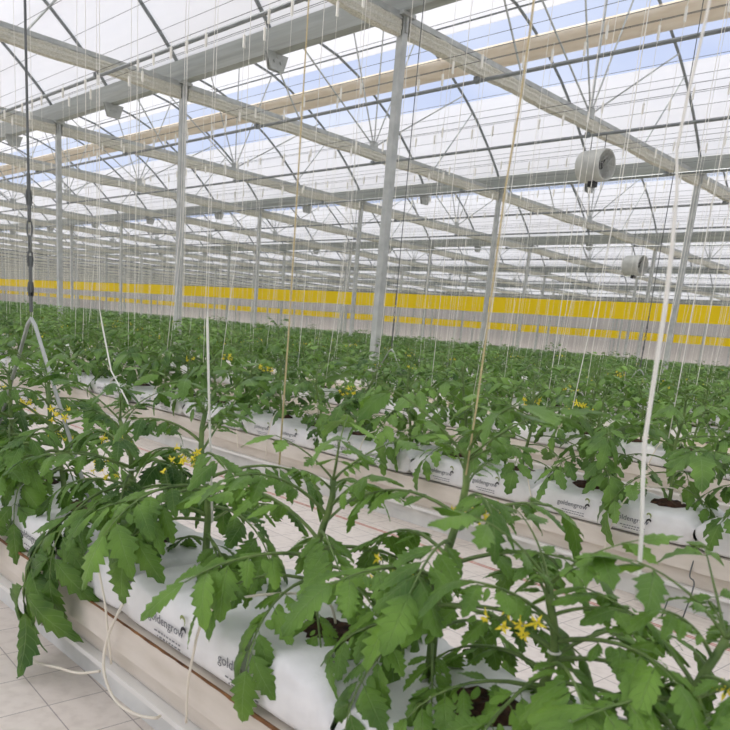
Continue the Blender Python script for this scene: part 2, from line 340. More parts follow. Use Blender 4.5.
for bi in range(1, 9):
    g = GY[bi]; nT = nA = 0
    bay = f'{ordn(bi-1)} roof bay'
    for xi, x in enumerate(BX):
        vis = any(seen(x, g+d, FZ+z, 30) for d in (.5, 2, 4, 6, 7.5) for z in (3.1, 4.5))
        dist = math.hypot(x, g+4)
        if vis:
            if dist < 55:
                e = empty('roof_truss', (x, g, 0))
                link('arch', arch_me, e); link('beam', beam_me, e); link('gusset', bpl, e)
                for m in str_me: link('strut', m, e)
                tag(e, f'arched steel roof truss with fan struts, {ordn(nT)} from the right in the {bay}', 'roof truss', 'arched roof trusses')
                o = link('folded_screen', screen_me, None); o.location = (x, g, 0)
                tag(o, f'folded beige shade screen under the {ordn(nT)} truss from the right, {bay}', 'shade screen', 'folded shade screens')
            else:
                e = link('roof_truss', far_truss); e.location = (x, g, 0)
                tag(e, f'small distant arched truss far back in the {bay}', 'roof truss', f'distant trusses in the {bay}')
                o = link('folded_screen', screen_far); o.location = (x, g, 0)
                tag(o, f'thin distant folded screen far back in the {bay}', 'shade screen', f'distant folded screens in the {bay}')
            nT += 1
        xm = x-2.215
        if any(seen(xm, g+d, FZ+z, 30) for d in (.5, 2, 4, 6, 7.5) for z in (3.5, 4.5)) and dist < 90:
            o = link('roof_arch', arch_me if dist < 45 else arch_far); o.location = (xm, g, 0)
            if dist < 45: tag(o, f'bare curved steel arch without struts, {ordn(nA)} from the right in the {bay}', 'roof arch', 'bare roof arches')
            else: tag(o, f'distant bare curved arch far back in the {bay}', 'roof arch', f'distant bare arches in the {bay}')
            nA += 1
    # pipes running along the bay: three under the beams, purlins under the film, the rolled vent net
    if bi >= 1:
        for nm, d in (('front', 1.34), ('middle', 4.0), ('rear', 6.66)):
            m = MB(); m.tube([(XL+.1, g+d, FZ+3.04), (XR-.1, g+d, FZ+3.04)], .022, 6)
            for x in BX[:12]: m.box(x-.03, x+.03, g+d-.03, g+d+.03, FZ+3.02, FZ+3.085)
            o = m.build('support_pipe', dark_steel)
            tag(o, f'{nm} dark pipe clamped beneath the beams of the {bay}', 'pipe', 'pipes under the beams')
        for nm, d in (('lowest front', 1.7), ('upper front', 3.2), ('upper rear', 4.9), ('lowest rear', 5.75)):
            m = MB(); m.tube([(XL+.1, g+d, FZ+arch_z(d)-.04), (XR-.1, g+d, FZ+arch_z(d)-.04)], .016, 5)
            tag(m.build('roof_purlin', dark_steel), f'{nm} thin purlin under the roof film of the {bay}', 'purlin', 'roof purlins')
        m = MB(); rr = random.Random(bi); xs = np.linspace(XL, XR, 200); V = []
        ring = [(5.51, -.05), (5.60, -.10), (5.70, -.075), (5.80, -.12), (5.90, -.09), (5.97, -.055), (5.90, -.03), (5.72, -.02), (5.58, -.02)]
        for x in xs:
            w1, w2 = rr.uniform(-.015, .015), rr.uniform(-.02, .012)
            for qi, (d, dz) in enumerate(ring): V.append((x, g+d+w1*(qi % 2), FZ+arch_z(d)+dz+(w2 if 0 < qi < 5 else 0)))
        q = len(ring); F = [(i*q+j, i*q+(j+1) % q, (i+1)*q+(j+1) % q, (i+1)*q+j) for i in range(len(xs)-1) for j in range(q)]+[tuple(range(q)), tuple(range(q*(len(xs)-1), q*len(xs)))[::-1]]
        m.add(V, F); tag(m.build('vent_net', roll_m, smooth=True), f'beige gathered net along the open vent of the {bay}', 'vent net', 'gathered vent nets')
        if bi < 6:
            for wi in range(13):
                d = .55+wi*.575; wz = 3.40+.02*(wi % 2)
                m = MB(); m.tube([(XL+.1, g+d, FZ+wz), (12-4, g+d, FZ+wz)], .0035, 3, cap=False)
                tag(m.build('screen_wire', cable_m), f'fine screen wire, {ordn(wi)} from the front in the {bay}', 'wire', 'fine screen wires above the beams')

# ------------------------------------------------------------------ growing rows
YR = [.80, 2.87]+[4.87+2*k for k in range(28)]
YR = [y for y in YR if y < 61]
SW = .31                                               # bag width
ROWN = lambda k: 'front row' if k == 0 else f'{ordn(k)} row'
tp_ = [(-.03, -.70), (-.034, -.777), (-.012, -.782), (-.004, -.842), (-.045, -.846), (-.045, -.856), (-.008, -.860), (0, -.905), (SW, -.905), (SW+.008, -.860), (SW+.045, -.856), (SW+.045, -.846), (SW+.004, -.842), (SW+.012, -.782), (SW+.034, -.777), (SW+.03, -.70)]
for k, y in enumerate(YR):
    e = empty('growing_trough', (0, y, 0))
    XT0 = XL+1
    up_ = [(a, b_) for a, b_ in tp_ if b_ > -.845]
    m = MB(); m.extrude_x([(a, FZ+b_) for a, b_ in up_], XT0, 3.0); m.build('trough_body', trough_m, e)
    m = MB(); m.box(XT0, 3.0, -.032, SW+.032, FZ-.858, FZ-.8435); m.build('lip', lip_m, e)
    m = MB(); m.box(XT0, 3.0, .01, SW-.01, 0.0, FZ-.858); m.build('base', base_m, e)
    if k == 0:
        m = MB(); rs_ = random.Random(3); xs_ = np.linspace(-3.4, .6, 160); V_ = []
        for x_ in xs_:
            h_ = rs_.uniform(.0005, .003)+.004*max(0, math.sin(x_*5))**3; V_ += [(x_, -.0345, FZ-.7-h_), (x_, -.0345, FZ-.698), (x_, -.030, FZ-.698), (x_, -.030, FZ-.7-h_)]
        m.add(V_, [(4*i_+a_, 4*i_+4+a_, 4*i_+4+(a_+1) % 4, 4*i_+(a_+1) % 4) for i_ in range(159) for a_ in range(4)]); o_ = m.build('stained_edge', rust_m, e); o_['label'] = 'rusty brown stained edge'
    tag(e, f'long cream trough under the white bags of the {ROWN(k)}', 'growing trough', 'growing troughs')

# bags -------------------------------------------------------------
BL, BH, PIT = .728, .125, .7333
def bag_mesh(seed, hi=True, mi=0):
    r = np.random.RandomState(seed); nx, nq = (30, 22) if hi else (8, 8)
    V = []; ph = r.uniform(0, 6, 6)
    for i in range(nx+1):
        u = -1+2*i/nx; u = math.copysign(abs(u)**.8, u); endf = (1-abs(u)**24)**.5 if abs(u) < 1 else .5; endf = max(endf, .5)
        for j in range(nq):
            a = 2*PI*j/nq; c, s_ = math.cos(a), math.sin(a)
            y = math.copysign(abs(c)**(.33 if s_ > 0 else .18), c)*1.18; z = math.copysign(abs(s_)**.42, s_)
            hw = SW/2*(.88+.12*endf); hh = BH/2*endf
            w = .004*math.sin(9*u+ph[0]+3*a)+.003*math.sin(25*u+ph[1]-5*a)+.003*math.sin(5*a+ph[2])+(.006*math.sin(40*a+ph[4]) if abs(u) > .93 else 0) if hi else 0
            if s_ < .75 and c < 0 and abs(u) < .93: w = w*.15-.001
            tz = hh*z*(1+w*2)
            if s_ > 0: tz += .007*math.sin(6.5*u+ph[3])*s_ + .005*math.sin(17*u+ph[4])*s_*abs(c)
            V.append((u*BL/2*(1+.01*math.sin(3*a+ph[5])), y*(hw+w), BH/2+tz if s_ > -.3 else max(0.002, BH/2+tz)))
    F = [(i*nq+j, i*nq+(j+1) % nq, (i+1)*nq+(j+1) % nq, (i+1)*nq+j) for i in range(nx) for j in range(nq)]
    F += [tuple(range(nq)), tuple(range(nx*nq, (nx+1)*nq))[::-1]]
    m = MB(); m.add(V, F); return m
bag_hi = [bag_mesh(s).mesh('bag_skin', bag_m, True) for s in range(4)]
bag_lo = bag_mesh(9, False).mesh('bag_skin', bag_m, True)
def soil_mesh(seed, big=1):
    r = np.random.RandomState(seed); n = 18; V = [(0, 0, .012)]
    rad = [1+r.uniform(-.22, .22) for _ in range(n)]
    for ring, (q, z) in enumerate(((.45, .012), (.8, .006), (1, -.012))):
        for j in range(n):
            a = 2*PI*j/n; V.append((.085*big*q*rad[j]*math.cos(a), .062*big*q*rad[j]*math.sin(a), z+(r.uniform(-.004, .005) if ring < 2 else 0)))
    F = [(0, 1+j, 1+(j+1) % n) for j in range(n)]
    for q in range(2): F += [(1+q*n+j, 1+(q+1)*n+j, 1+(q+1)*n+(j+1) % n, 1+q*n+(j+1) % n) for j in range(n)]
    m = MB(); m.add(V, F); return m.mesh('soil_opening', soil_m)
soils = [soil_mesh(s) for s in range(4)]
# printed mark: lettering, two small lines, a leafy curl
def text_mesh(txt, size):
    cu = bpy.data.curves.new('t', 'FONT'); cu.body = txt; cu.size = size; cu.align_x = 'CENTER'; cu.extrude = .0002; cu.resolution_u = 2
    o = bpy.data.objects.new('t', cu); COL.objects.link(o); dg = bpy.context.evaluated_depsgraph_get(); dg.update()
    me = bpy.data.meshes.new_from_object(o.evaluated_get(dg)); bpy.data.objects.remove(o); return me
txt_me = text_mesh('goldengrow', .030); txt_me.materials.clear(); txt_me.materials.append(ink_m)
sp_ = MB()                                              # the print below it is too small to read: broken grey strokes
for r_i in range(2):
    x_ = -.055+.012*r_i; rs_ = random.Random(r_i)
    while x_ < .05:
        w_ = rs_.uniform(.004, .012); sp_.add([(x_, -.010*r_i, 0), (x_+w_, -.010*r_i, 0), (x_+w_, -.010*r_i+.0035, 0), (x_, -.010*r_i+.0035, 0)], [(0, 1, 2, 3)]); x_ += w_+.004
txt2_me = sp_.mesh('small_print', ink_m)
def curl(flip, m_):
    mb = MB(); P = []
    for t in np.linspace(0, 1, 14):
        a = t*4.2; r_ = .004+.011*t; P.append((flip*r_*math.cos(a), r_*math.sin(a), 0))
    V = []; 
    for i, p in enumerate(P):
        w = .0035*math.sin(PI*min(1, i/13+.05))+.0004; p = np.array(p); n_ = p/np.linalg.norm(p); V += [p-n_*w, p+n_*w]
    F = [(2*i, 2*i+1, 2*i+3, 2*i+2) for i in range(13)]; mb.add(V, F); return mb.mesh('leaf_emblem', m_)
cu1, cu2 = curl(1, inkd_m), curl(-1, inkg_m)
def add_print(parent, x):
    for nm, me, dx, z in (('lettering', txt_me, 0, .055), ('small_print', txt2_me, .01, .034), ('leaf_emblem', cu1, .075, .070), ('leaf_emblem', cu2, .064, .094)):
        o = link(nm, me, parent); o.location = (x+dx, -SW/2*1.18-.0025, z); o.rotation_euler = (PI/2, 0, 0)

# plants --------------------------------------------------------------
def leaflet(L, Wd, N, M, r, curl_=.3):
    t = np.linspace(0, 1, N+1); prof = (t**.55)*((1-t)**.75); prof /= prof.max()
    V = []; UV = []
    fold = r.uniform(-.25, .6); dr = r.uniform(.1, .85)*curl_/.3; tw = r.uniform(-.3, .3)
    ph = r.uniform(0, 6)
    for i, tt in enumerate(t):
        tooth = (r.uniform(1.0, 1.22) if i % 2 == 1 else r.uniform(.6, .85)) if N >= 7 else 1
        w = Wd*prof[i]*(tooth if 0 < i < N else 1)+(.0008 if i in (0,) else 0)
        for j in range(-M, M+1):
            s = j/M; x = tt*L+(.045*L if (i % 2 == 1 and N >= 7) else 0)*abs(s)*(1-tt)-(.03*L*abs(s) if i % 2 == 0 else 0)
            y = s*w; z = fold*abs(y)-dr*L*tt*tt*.8+.025*L*math.sin(6*tt+ph+2*s)*abs(s)-abs(s)**3*w*.35
            z += tw*y*tt
            V.append((x, y, z)); UV.append((tt+.001, s))
    q = 2*M+1
    F = [(i*q+j, (i+1)*q+j, (i+1)*q+j+1, i*q+j+1) for i in range(N) for j in range(q-1)]
    return np.array(V), F, np.array(UV)
def rotmat(x, up_):
    x = x/np.linalg.norm(x); y = np.cross(up_, x); y /= np.linalg.norm(y)+1e-9; z = np.cross(x, y); return np.stack([x, y, z], 1)
def leaf(mb, base, az, elev, Lr, r, N, M, pairs=3, bend=1.5, size=1.0, small=True, sides=4, rk=1.0):
    K = 9; s = np.linspace(0, 1, K); P = [np.array(base, float)]; T = []
    side = r.uniform(-.5, .5)
    for i in range(K):
        e = elev-bend*s[i]**1.3; a = az+side*s[i]
        T.append(np.array([math.cos(e)*math.cos(a), math.cos(e)*math.sin(a), math.sin(e)]))
        if i: P.append(P[-1]+T[-1]*Lr/(K-1))
    P = np.array(P); T = np.array(T)
    mb.tube(P, np.linspace(.0034*rk, .0012, K)*(Lr/.25)**.5, sides, 1, cap=False)
    def at(q):
        f_ = q*(K-1); i = min(int(f_), K-2); return P[i]+(P[i+1]-P[i])*(f_-i), T[min(i+1, K-1)]
    lat0 = np.cross(np.array([0, 0, 1.]), T[0]); lat0 /= np.linalg.norm(lat0)+1e-9
    items = [(1.0, 0, 1.12)]
    qs = np.linspace(.36, .84, pairs)
    for q, zf in zip(qs, np.linspace(.62, 1.0, pairs)):
        for sd_ in (-1, 1): items.append((q+r.uniform(-.03, .03), sd_, zf*r.uniform(.85, 1.1)))
    if small:
        for q in qs[1:]-(.5*(qs[1]-qs[0]) if pairs > 1 else 0):
            for sd_ in (-1, 1): items.append((q, sd_, r.uniform(.2, .34)))
    for q, sd_, zf in items:
        p, t_ = at(q)
        upv = np.cross(t_, lat0); upv = upv if upv[2] > 0 or abs(upv[2]) < 1e-6 else -upv
        ang = r.uniform(.75, 1.2)*sd_
        d = t_*math.cos(ang)+lat0*math.sin(ang); d[2] -= r.uniform(.0, .45); d /= np.linalg.norm(d)
        up2 = upv+r.uniform(-.35, .35)*lat0+np.array([0, 0, .3])
        L = .33*Lr*size*zf; Nn, Mm = (N, M) if zf > .4 else (max(3, N//2), 1)
        V, F, UV = leaflet(L, L*r.uniform(.22, .31), Nn, Mm, r)
        pet = .012*(Lr/.25) if sd_ else .002
        V = V @ rotmat(d, up2).T+p+d*pet
        mb.add(V, F, 0, UV)
        if N >= 8 and sd_ and zf > .4: mb.tube([p, p+d*(pet+L*.15)], .0009, 3, 1, cap=False)
def flower_cluster(parent_name, r, n=7, hi=True):
    mb = MB(); base = np.zeros(3)
    a0 = r.uniform(0, 6); P = [base]
    for i in range(1, 8):
        t = i/7; P.append(np.array([math.cos(a0)*t*.075, math.sin(a0)*t*.075, .03*math.sin(t*2.6)]))
    mb.tube(P, .0014, 4, 0)
    for i in range(n):
        p = P[2+i % 6]; a = a0+(-1)**i*r.uniform(.5, 1.4); d = np.array([math.cos(a)*.8, math.sin(a)*.8, r.uniform(-.9, .2)]); d /= np.linalg.norm(d)
        c = p+d*r.uniform(.015, .028); mb.tube([p, c], .0008, 3, 0)
        Rm = rotmat(d, np.array([.1, .2, 1.])); 
        mb.tube([c, c+d*.010], [.0022, .0008], 5, 1)
        for j in range(5):
            aj = 2*PI*j/5+i; f_ = r.uniform(.35, 1.0)
            q = np.array([[0, 0, 0], [.006*(1.6-f_), .006*f_, -.0022], [.008*(1.5-f_)-.002, .015*f_, 0], [.006*(1.6-f_), .006*f_, .0022]])
            ca, sa = math.cos(aj), math.sin(aj); rot = np.array([[1, 0, 0], [0, ca, -sa], [0, sa, ca]])
            mb.add((q @ rot.T) @ Rm.T+c+d*.003, [(0, 1, 2, 3)], 1)
            mb.add((q*np.array([-.4, .8, .6]) @ rot.T) @ Rm.T+c, [(0, 1, 2, 3)], 2)
    return mb.mesh(parent_name, [stem_m, petal_m, sepal_m])
def plant_meshes(seed, H=.36, N=10, M=2, nleaf=10, Lmax=.30, lean=(0, 0), pairs=3, lm=None, stem_r=.0065, az0=None, sides=4, small=True, top=True, extra=(), rk=1.0):
    r = np.random.RandomState(seed); K = 10; P = []
    zz = r.uniform(0, 6)
    for i in range(K):
        t = i/(K-1); P.append((lean[0]*t**1.4+.012*math.sin(7*t+zz)*t, lean[1]*t**1.4+.012*math.cos(6*t+zz)*t, H*t))
    P = np.array(P); sb = MB(); sb.tube(P, np.linspace(stem_r, stem_r*.62, K), 8 if N > 8 else 5, 0)
    stem = sb.mesh('stem', stem_m, True)
    fb = MB(); az = r.uniform(0, 6) if az0 is None else az0
    for i in range(nleaf):
        t = .16+.82*i/(nleaf-1); f_ = t*(K-1); j = min(int(f_), K-2); p = P[j]+(P[j+1]-P[j])*(f_-j)
        az += 2.4+r.uniform(-.35, .35)
        Lf = Lmax*(.62+.5*math.sin(PI*min(1, t*1.15)))*(1-.5*max(0, t-.72)/.28)*r.uniform(.85, 1.12)
        el = .15+.95*t*t+r.uniform(-.2, .25)
        leaf(fb, p, az, el, Lf, r, N, M, pairs, bend=1.2-.65*t+r.uniform(-.2, .4), small=small, sides=sides, rk=rk)
    for (t, az_, el, Lf, bd) in extra:
        f_ = t*(K-1); j = min(int(f_), K-2); leaf(fb, P[j]+(P[j+1]-P[j])*(f_-j), az_, el, Lf, r, N, M, pairs, bend=bd, small=small, sides=sides, rk=rk)
    if top:
        for q in range(4):
            leaf(fb, P[-1], az+q*1.7, .85 if N > 8 else 1.05, (.17 if N > 8 else .10)*r.uniform(.8, 1.2), r, max(4, N-3), 1, 2, .5, 1.1, False, 3)
    fol = fb.mesh('foliage', [lm or leaf_near, stem_m], True)
    return stem, fol, P
clipm = MB(); clipm.tube([(.009*math.cos(a), .009*math.sin(a), .0) for a in np.linspace(0, 2*PI, 9)], .0022, 4); clipm = clipm.mesh('stem_clip', string_m)

BAGTOP = FZ-.70+BH
frust = []                                              # every plant spot, nearest first
for k, y in enumerate(YR):
    off = -1.02 if k else -.79
    j = -8
    while True:
        cx = off+PIT*.5-PIT*j if k else off+PIT/2-PIT*j
        j += 1
        if cx > 1.5: continue
        if cx < XL+2: break
        yc = y+SW/2
        if seen(cx, yc, FZ-.65, 75) or seen(cx, yc, FZ-.3, 75) or seen(cx-.36, yc, FZ-.68, 20): frust.append((k, cx, yc))
frust.sort(key=lambda t: math.hypot(t[1], t[2]))
NB = 262
near_bags, far_bags = frust[:NB], frust[NB:]
# order from left to right within the row, for the words of a label
def by_row(items):
    d = {}
    for it in items: d.setdefault(it[0], []).append(it)
    return {k: sorted(v, key=lambda t: t[1]) for k, v in d.items()}
rows_b = by_row(near_bags); full_row = by_row(frust)
rng = random.Random(7)
for k, lst in rows_b.items():
    whole = len(lst) == len(full_row[k])
    for i, (_, cx, yc) in enumerate(reversed(lst)):       # from the right
        e = empty('grow_bag', (cx, yc, FZ-.70))
        hi = k < 4
        link('bag_skin', bag_hi[rng.randrange(4)] if hi else bag_lo, e)
        if k < 6:
            for sx in (-1, 1):
                o = link('soil_opening', soils[rng.randrange(4)], e); o.location = (sx*.183, rng.uniform(-.012, .012), BH+.001); o.scale = (1, 1, 1)
        if k < 2:
            for sx in (-1, 1): add_print(e, sx*.135-.02)
        r_ = f'{ordn(i)} from the right' 
        if k < 6: tag(e, f'white film grow bag, {r_} on the trough of the {ROWN(k)}', 'grow bag', 'white grow bags')
        else: tag(e, f'distant white grow bag among leaves in the {ROWN(k)}', 'grow bag', f'white grow bags of the {ROWN(k)}')
m = MB()
for k, cx, yc in far_bags:
    m.box(cx-.34, cx+.34, yc-.15, yc+.15, FZ-.698, FZ-.58)
tag(m.build('grow_bag_rows', bag_m), 'white grow bags of the far rows, hidden among the leaves', 'grow bags', kind='stuff')

# front row: every plant its own build; x, height, lean(x,y), leaf length, seed
front = [(-2.95, .34, (.02, -.03), .26, 11), (-2.62, .33, (-.06, -.02), .27, 12), (-2.25, .33, (-.15, .00), .27, 21), (-1.82, .30, (.02, -.03), .26, 14),
         (-1.45, .36, (-.05, .02), .26, 15), (-1.05, .30, (.03, -.02), .25, 16), (-.74, .39, (.01, .01), .25, 17), (-.52, .25, (.02, -.03), .24, 18), (-.30, .23, (.0, .02), .25, 19)]
EXTRA = {2: [(.45, -1.45, .35, .40, 1.9), (.4, -.8, .3, .36, 1.8), (.25, -.9, .0, .26, 1.2)], 3: [(.32, -1.6, .05, .46, 1.7), (.25, -1.95, -.1, .42, 1.4), (.4, -1.25, .2, .38, 1.7), (.5, -.6, .3, .26, 1.5)],
         4: [(.5, -1.2, .35, .30, 1.5), (.3, -2.2, .2, .26, 1.4), (.2, -.4, .2, .24, 1.2)], 5: [(.3, -1.4, .2, .27, 1.5), (.4, .3, .2, .26, 1.2)],
         6: [(.25, -1.7, .1, .26, 1.5)], 7: [(.4, -1.3, .3, .26, 1.4), (.5, .6, .3, .24, 1.2)], 8: [(.4, -1.8, .3, .25, 1.2), (.3, 2.4, .4, .25, 1.2)]}
plant_top = []
FL = {0: 'cut off by the left frame edge', 1: 'right under the hanging steel spreader', 2: 'leaning left with yellow flowers at the far left',
      3: 'hanging its leaves over the lower left trough', 4: 'stem tied to the knotted white twine', 5: 'low, between the white-twined and tan-twined ones',
      6: 'tallest, under the long tan twine', 7: 'low, just right of the tallest', 8: 'in the lower right corner'}
for i, (x, H, ln, Lm, sd_) in enumerate(front):
    st, fo, P = plant_meshes(sd_, H, 12, 2, 15, Lm, ln, 4, leaf_near, .0092, extra=EXTRA.get(i, ()), rk=1.35)
    e = empty('tomato_plant', (x, YR[0]+SW/2, BAGTOP)); link('stem', st, e); link('foliage', fo, e)
    rr = np.random.RandomState(sd_)
    if i not in (5,):
        o = link('flower_cluster', flower_cluster('flower_cluster', rr, 9), e); q = P[6]; o.location = (q[0]+.02, q[1]-.02, q[2]+.01); o.scale = (1.25,)*3
    if i in (2, 3, 6):
        o = link('flower_cluster', flower_cluster('flower_cluster', rr, 7), e); q = P[4]; o.location = (q[0]-.01, q[1]-.02, q[2]); o.scale = (1.2,)*3
    o = link('stem_clip', clipm, e); o.location = P[5]
    tag(e, 'green tomato plant in the front row, '+FL[i], 'tomato plant', 'tomato plants of the front row')
    plant_top.append((x+P[-1][0], YR[0]+SW/2+P[-1][1], BAGTOP+H))

mid = []
for s_ in range(7):
    st, fo, P = plant_meshes(100+s_, .36+.03*(s_ % 3), 8, 1, 17, .29, ((s_ % 3-1)*.05, (s_ % 2-.5)*.05), 3, leaf_mid, .008, sides=3)
    fl = flower_cluster('flower_cluster', np.random.RandomState(s_), 7)
    mid.append((st, fo, fl, P))
lo = []
for s_ in range(6):
    st, fo, P = plant_meshes(200+s_, .38+.03*(s_ % 3), 3, 1, 15, .29, ((s_ % 3-1)*.04, 0), 2, leaf_mid, .006, sides=3, small=False)
    fl = flower_cluster('flower_cluster', np.random.RandomState(20+s_), 5)
    lo.append((st, fo, fl, P))
spots = []
for k, cx, yc in frust:
    if k == 0: continue
    for sx in (-1, 1): spots.append((k, cx+sx*.183+rng.uniform(-.02, .02), yc+rng.uniform(-.015, .015)))
spots.sort(key=lambda t: math.hypot(t[1], t[2]))
NP = 290
rows_p = by_row(spots[:NP])
near_tops = []
for k, lst in rows_p.items():
    for i, (_, x, y) in enumerate(reversed(lst)):
        pool = mid if k < 5 else lo
        st, fo, fl, P = pool[rng.randrange(len(pool))]
        e = empty('tomato_plant', (x, y, BAGTOP-.004)); e.rotation_euler = (0, 0, rng.uniform(0, 6.28)); sc_ = rng.uniform(.98, 1.22); e.scale = (sc_, sc_, sc_*rng.uniform(.85, 1.1))
        link('stem', st, e); link('foliage', fo, e)
        if rng.random() < .45:
            o = link('flower_cluster', fl, e); q = P[rng.choice((5, 6, 7))]; o.location = (q[0], q[1], q[2]+.02); o.rotation_euler = (0, 0, rng.uniform(0, 6)); o.scale = (1.5,)*3
        near_tops.append((k, x, y, e.scale[2]*P[-1][2]+BAGTOP))
        if k < 4: tag(e, f'leafy tomato plant, {ordn(i)} from the right in the {ROWN(k)}', 'tomato plant', f'tomato plants of the {ROWN(k)}')
        else: tag(e, f'small green tomato plant growing in the {ROWN(k)}', 'tomato plant', f'tomato plants of the {ROWN(k)}')
# the far rows as one mass of foliage
def tile(template_v, template_f, xf):
    V = []; F = []; n = 0
    for (x, y, z, a, s) in xf:
        c, q = math.cos(a)*s, math.sin(a)*s
        v = template_v @ np.array([[c, q, 0], [-q, c, 0], [0, 0, s]])+np.array([x, y, z]); V.append(v); F.append(template_f+n); n += len(v)
    return np.concatenate(V), np.concatenate(F)
def simple_plant(seed, nl, L):
    r = np.random.RandomState(seed); V = []; F = []
    for i in range(nl):
        a = r.uniform(0, 6.28); rad = .24*r.uniform(.1, 1)**.6; h = .10+.30*r.uniform(0, 1)**.8-.25*max(0, rad-.16)
        p = np.array([rad*math.cos(a), rad*math.sin(a), h]); a2 = a+r.uniform(-1.2, 1.2); e = r.uniform(-.8, .5)
        d = np.array([math.cos(a2)*math.cos(e), math.sin(a2)*math.cos(e), math.sin(e)]); s = np.cross(d, [0, 0, 1]); s /= np.linalg.norm(s); s = s+np.array([0, 0, r.uniform(-.4, .4)])
        w = L*.3; n = len(V); V += [p, p+d*L*.4+s*w, p+d*L, p+d*L*.4-s*w]; F.append((n, n+1, n+2, n+3))
    return np.array(V), np.array(F)
T1 = [simple_plant(s, 190, .085) for s in range(4)]; T2 = [simple_plant(s+9, 90, .12) for s in range(4)]
def mass(name, T, lst, label):
    Vs, Fs, n = [], [], 0
    for j, t in enumerate(T):
        xf = [(x, y, BAGTOP, rng.uniform(0, 6.28), rng.uniform(.9, 1.15)) for (_, x, y) in lst[j::len(T)]]
        if not xf: continue
        V, F = tile(t[0], t[1], xf); Vs.append(V); Fs.append(F+n); n += len(V)
    V = np.concatenate(Vs); F = np.concatenate(Fs); me = bpy.data.meshes.new(name)
    me.vertices.add(len(V)); me.vertices.foreach_set('co', V.ravel()); me.loops.add(F.size); me.loops.foreach_set('vertex_index', F.ravel().astype(np.int32))
    me.polygons.add(len(F)); me.polygons.foreach_set('loop_start', np.arange(0, F.size, 4, dtype=np.int32)); me.update(calc_edges=True); me.validate()
    me.materials.append(leaf_far); o = link(name, me); tag(o, label, 'tomato foliage', kind='stuff'); return o
far_sp = spots[NP:]
d1 = [s for s in far_sp if math.hypot(s[1], s[2]) < 34]; d2 = [s for s in far_sp if math.hypot(s[1], s[2]) >= 34]
mass('tomato_foliage', T1, d1, 'dense tomato leaves of the middle distance rows')
mass('tomato_foliage', T2, d2, 'dense band of tomato leaves in the far rows up to the wall')

# ------------------------------------------------------------------ crop wires and twines
WZ = FZ+3.01
for k, y in enumerate(YR):
    for nm, dy in (('front', .03), ('rear', .28)):
        m = MB(); m.tube([(XL+.2, y+dy, WZ), (XR-.2, y+dy, WZ)], .004, 3, cap=False)
        tag(m.build('crop_wire', cable_m), f'{nm} overhead crop wire strung above the {ROWN(k)}', 'wire', 'overhead crop wires')
hk = MB(); hk.tube([(0, 0, .012), (.006, 0, .0), (.004, 0, -.03), (0, 0, -.05)], .0035, 4); hk.box(-.008, .008, -.012, .012, -.17, -.05); hk = hk.mesh('hook', string_m)
def twine(name, P, r, m_, lab, grp=None, hook=True, n=5):
    e = empty(name, (P[0][0], P[0][1], WZ)); mb = MB(); mb.tube([(p[0]-P[0][0], p[1]-P[0][1], p[2]-WZ) for p in P], r, n)
    mb.build('cord', m_, e, True)
    if hook: link('hook', hk, e)
    return tag(e, lab, 'twine', grp)
def back(px, py, Y):
    v = (px-365)/FPX*rt-(py-CY)/FPX*up+fw; return tuple(v*Y/v[1]+np.array([0, 0, FZ]))
y1 = YR[0]+SW/2
P = [back(px, py, .955) for px, py in ((710, 0), (700, 45), (688, 95), (677, 150), (677, 195), (672, 250), (665, 310), (655, 375), (645, 440), (643, 480), (642, 530), (639, 575), (637, 600))]
P = [(P[0][0], P[0][1], WZ-.03), (P[0][0]+.004, P[0][1], FZ+1.2)]+P
o = twine('support_twine', P, [.0015, .0015]+[.0019]*5+[.0032]*8, string_m, 'thick white slack twine curving down the right side of the picture', 'twines of the front row')
P = [back(px, py, .955) for px, py in ((530, 30), (519, 110), (505, 190), (487, 330), (476, 410), (466, 475))]; P = [(P[0][0], P[0][1], WZ-.03)]+P
twine('support_twine', P, .0015, tan_m, 'tan twine hanging straight to the tall plant at the middle', 'twines of the front row')
twine('support_twine', [(-1.47, .95, WZ-.03), (-1.47, .95, FZ+.02), (-1.47, .95, FZ-.01), (-1.45, .95, FZ-.2), (-1.42, .95, FZ-.46)], [.0006, .0006, .0032, .003, .003], string_m, 'white knotted twine left of the middle tied to an upright stem', 'twines of the front row')
twine('support_twine', [(-1.18, .95, WZ-.03), (-1.18, .95, FZ), (-1.185, .95, FZ-.28)], [.0007, .0016, .0022], tan_m, 'cream twine ending among leaves above the white slab', 'twines of the front row')
twine('support_twine', [(-2.0, .95, WZ-.03), (-2.0, .95, FZ), (-1.98, .95, FZ-.05), (-1.93, .95, FZ-.16), (-1.84, .95, FZ-.23), (-1.78, .95, FZ-.30)], [.0007, .001, .0022, .0022, .0022, .0022], string_m, 'slack cream twine bending right at the left of the picture', 'twines of the front row')
tw_me = []
for s_ in range(6):
    mb = MB(); r = np.random.RandomState(s_); L = 3.01+.30
    sl = r.uniform(.02, .16) if s_ % 2 else .0; a = r.uniform(0, 6)
    pts = [(0, 0, -.03)]+[(sl*math.cos(a)*max(0, t-.72)/.28*math.sin(t*2), sl*math.sin(a)*max(0, t-.72)/.28, -L*t) for t in np.linspace(.1, 1, 14)]
    mb.tube(pts, .0021, 4); tw_me.append(mb.mesh('cord', string_m, True))
near_tops.sort(key=lambda t: math.hypot(t[1], t[2]))
cnt = {}
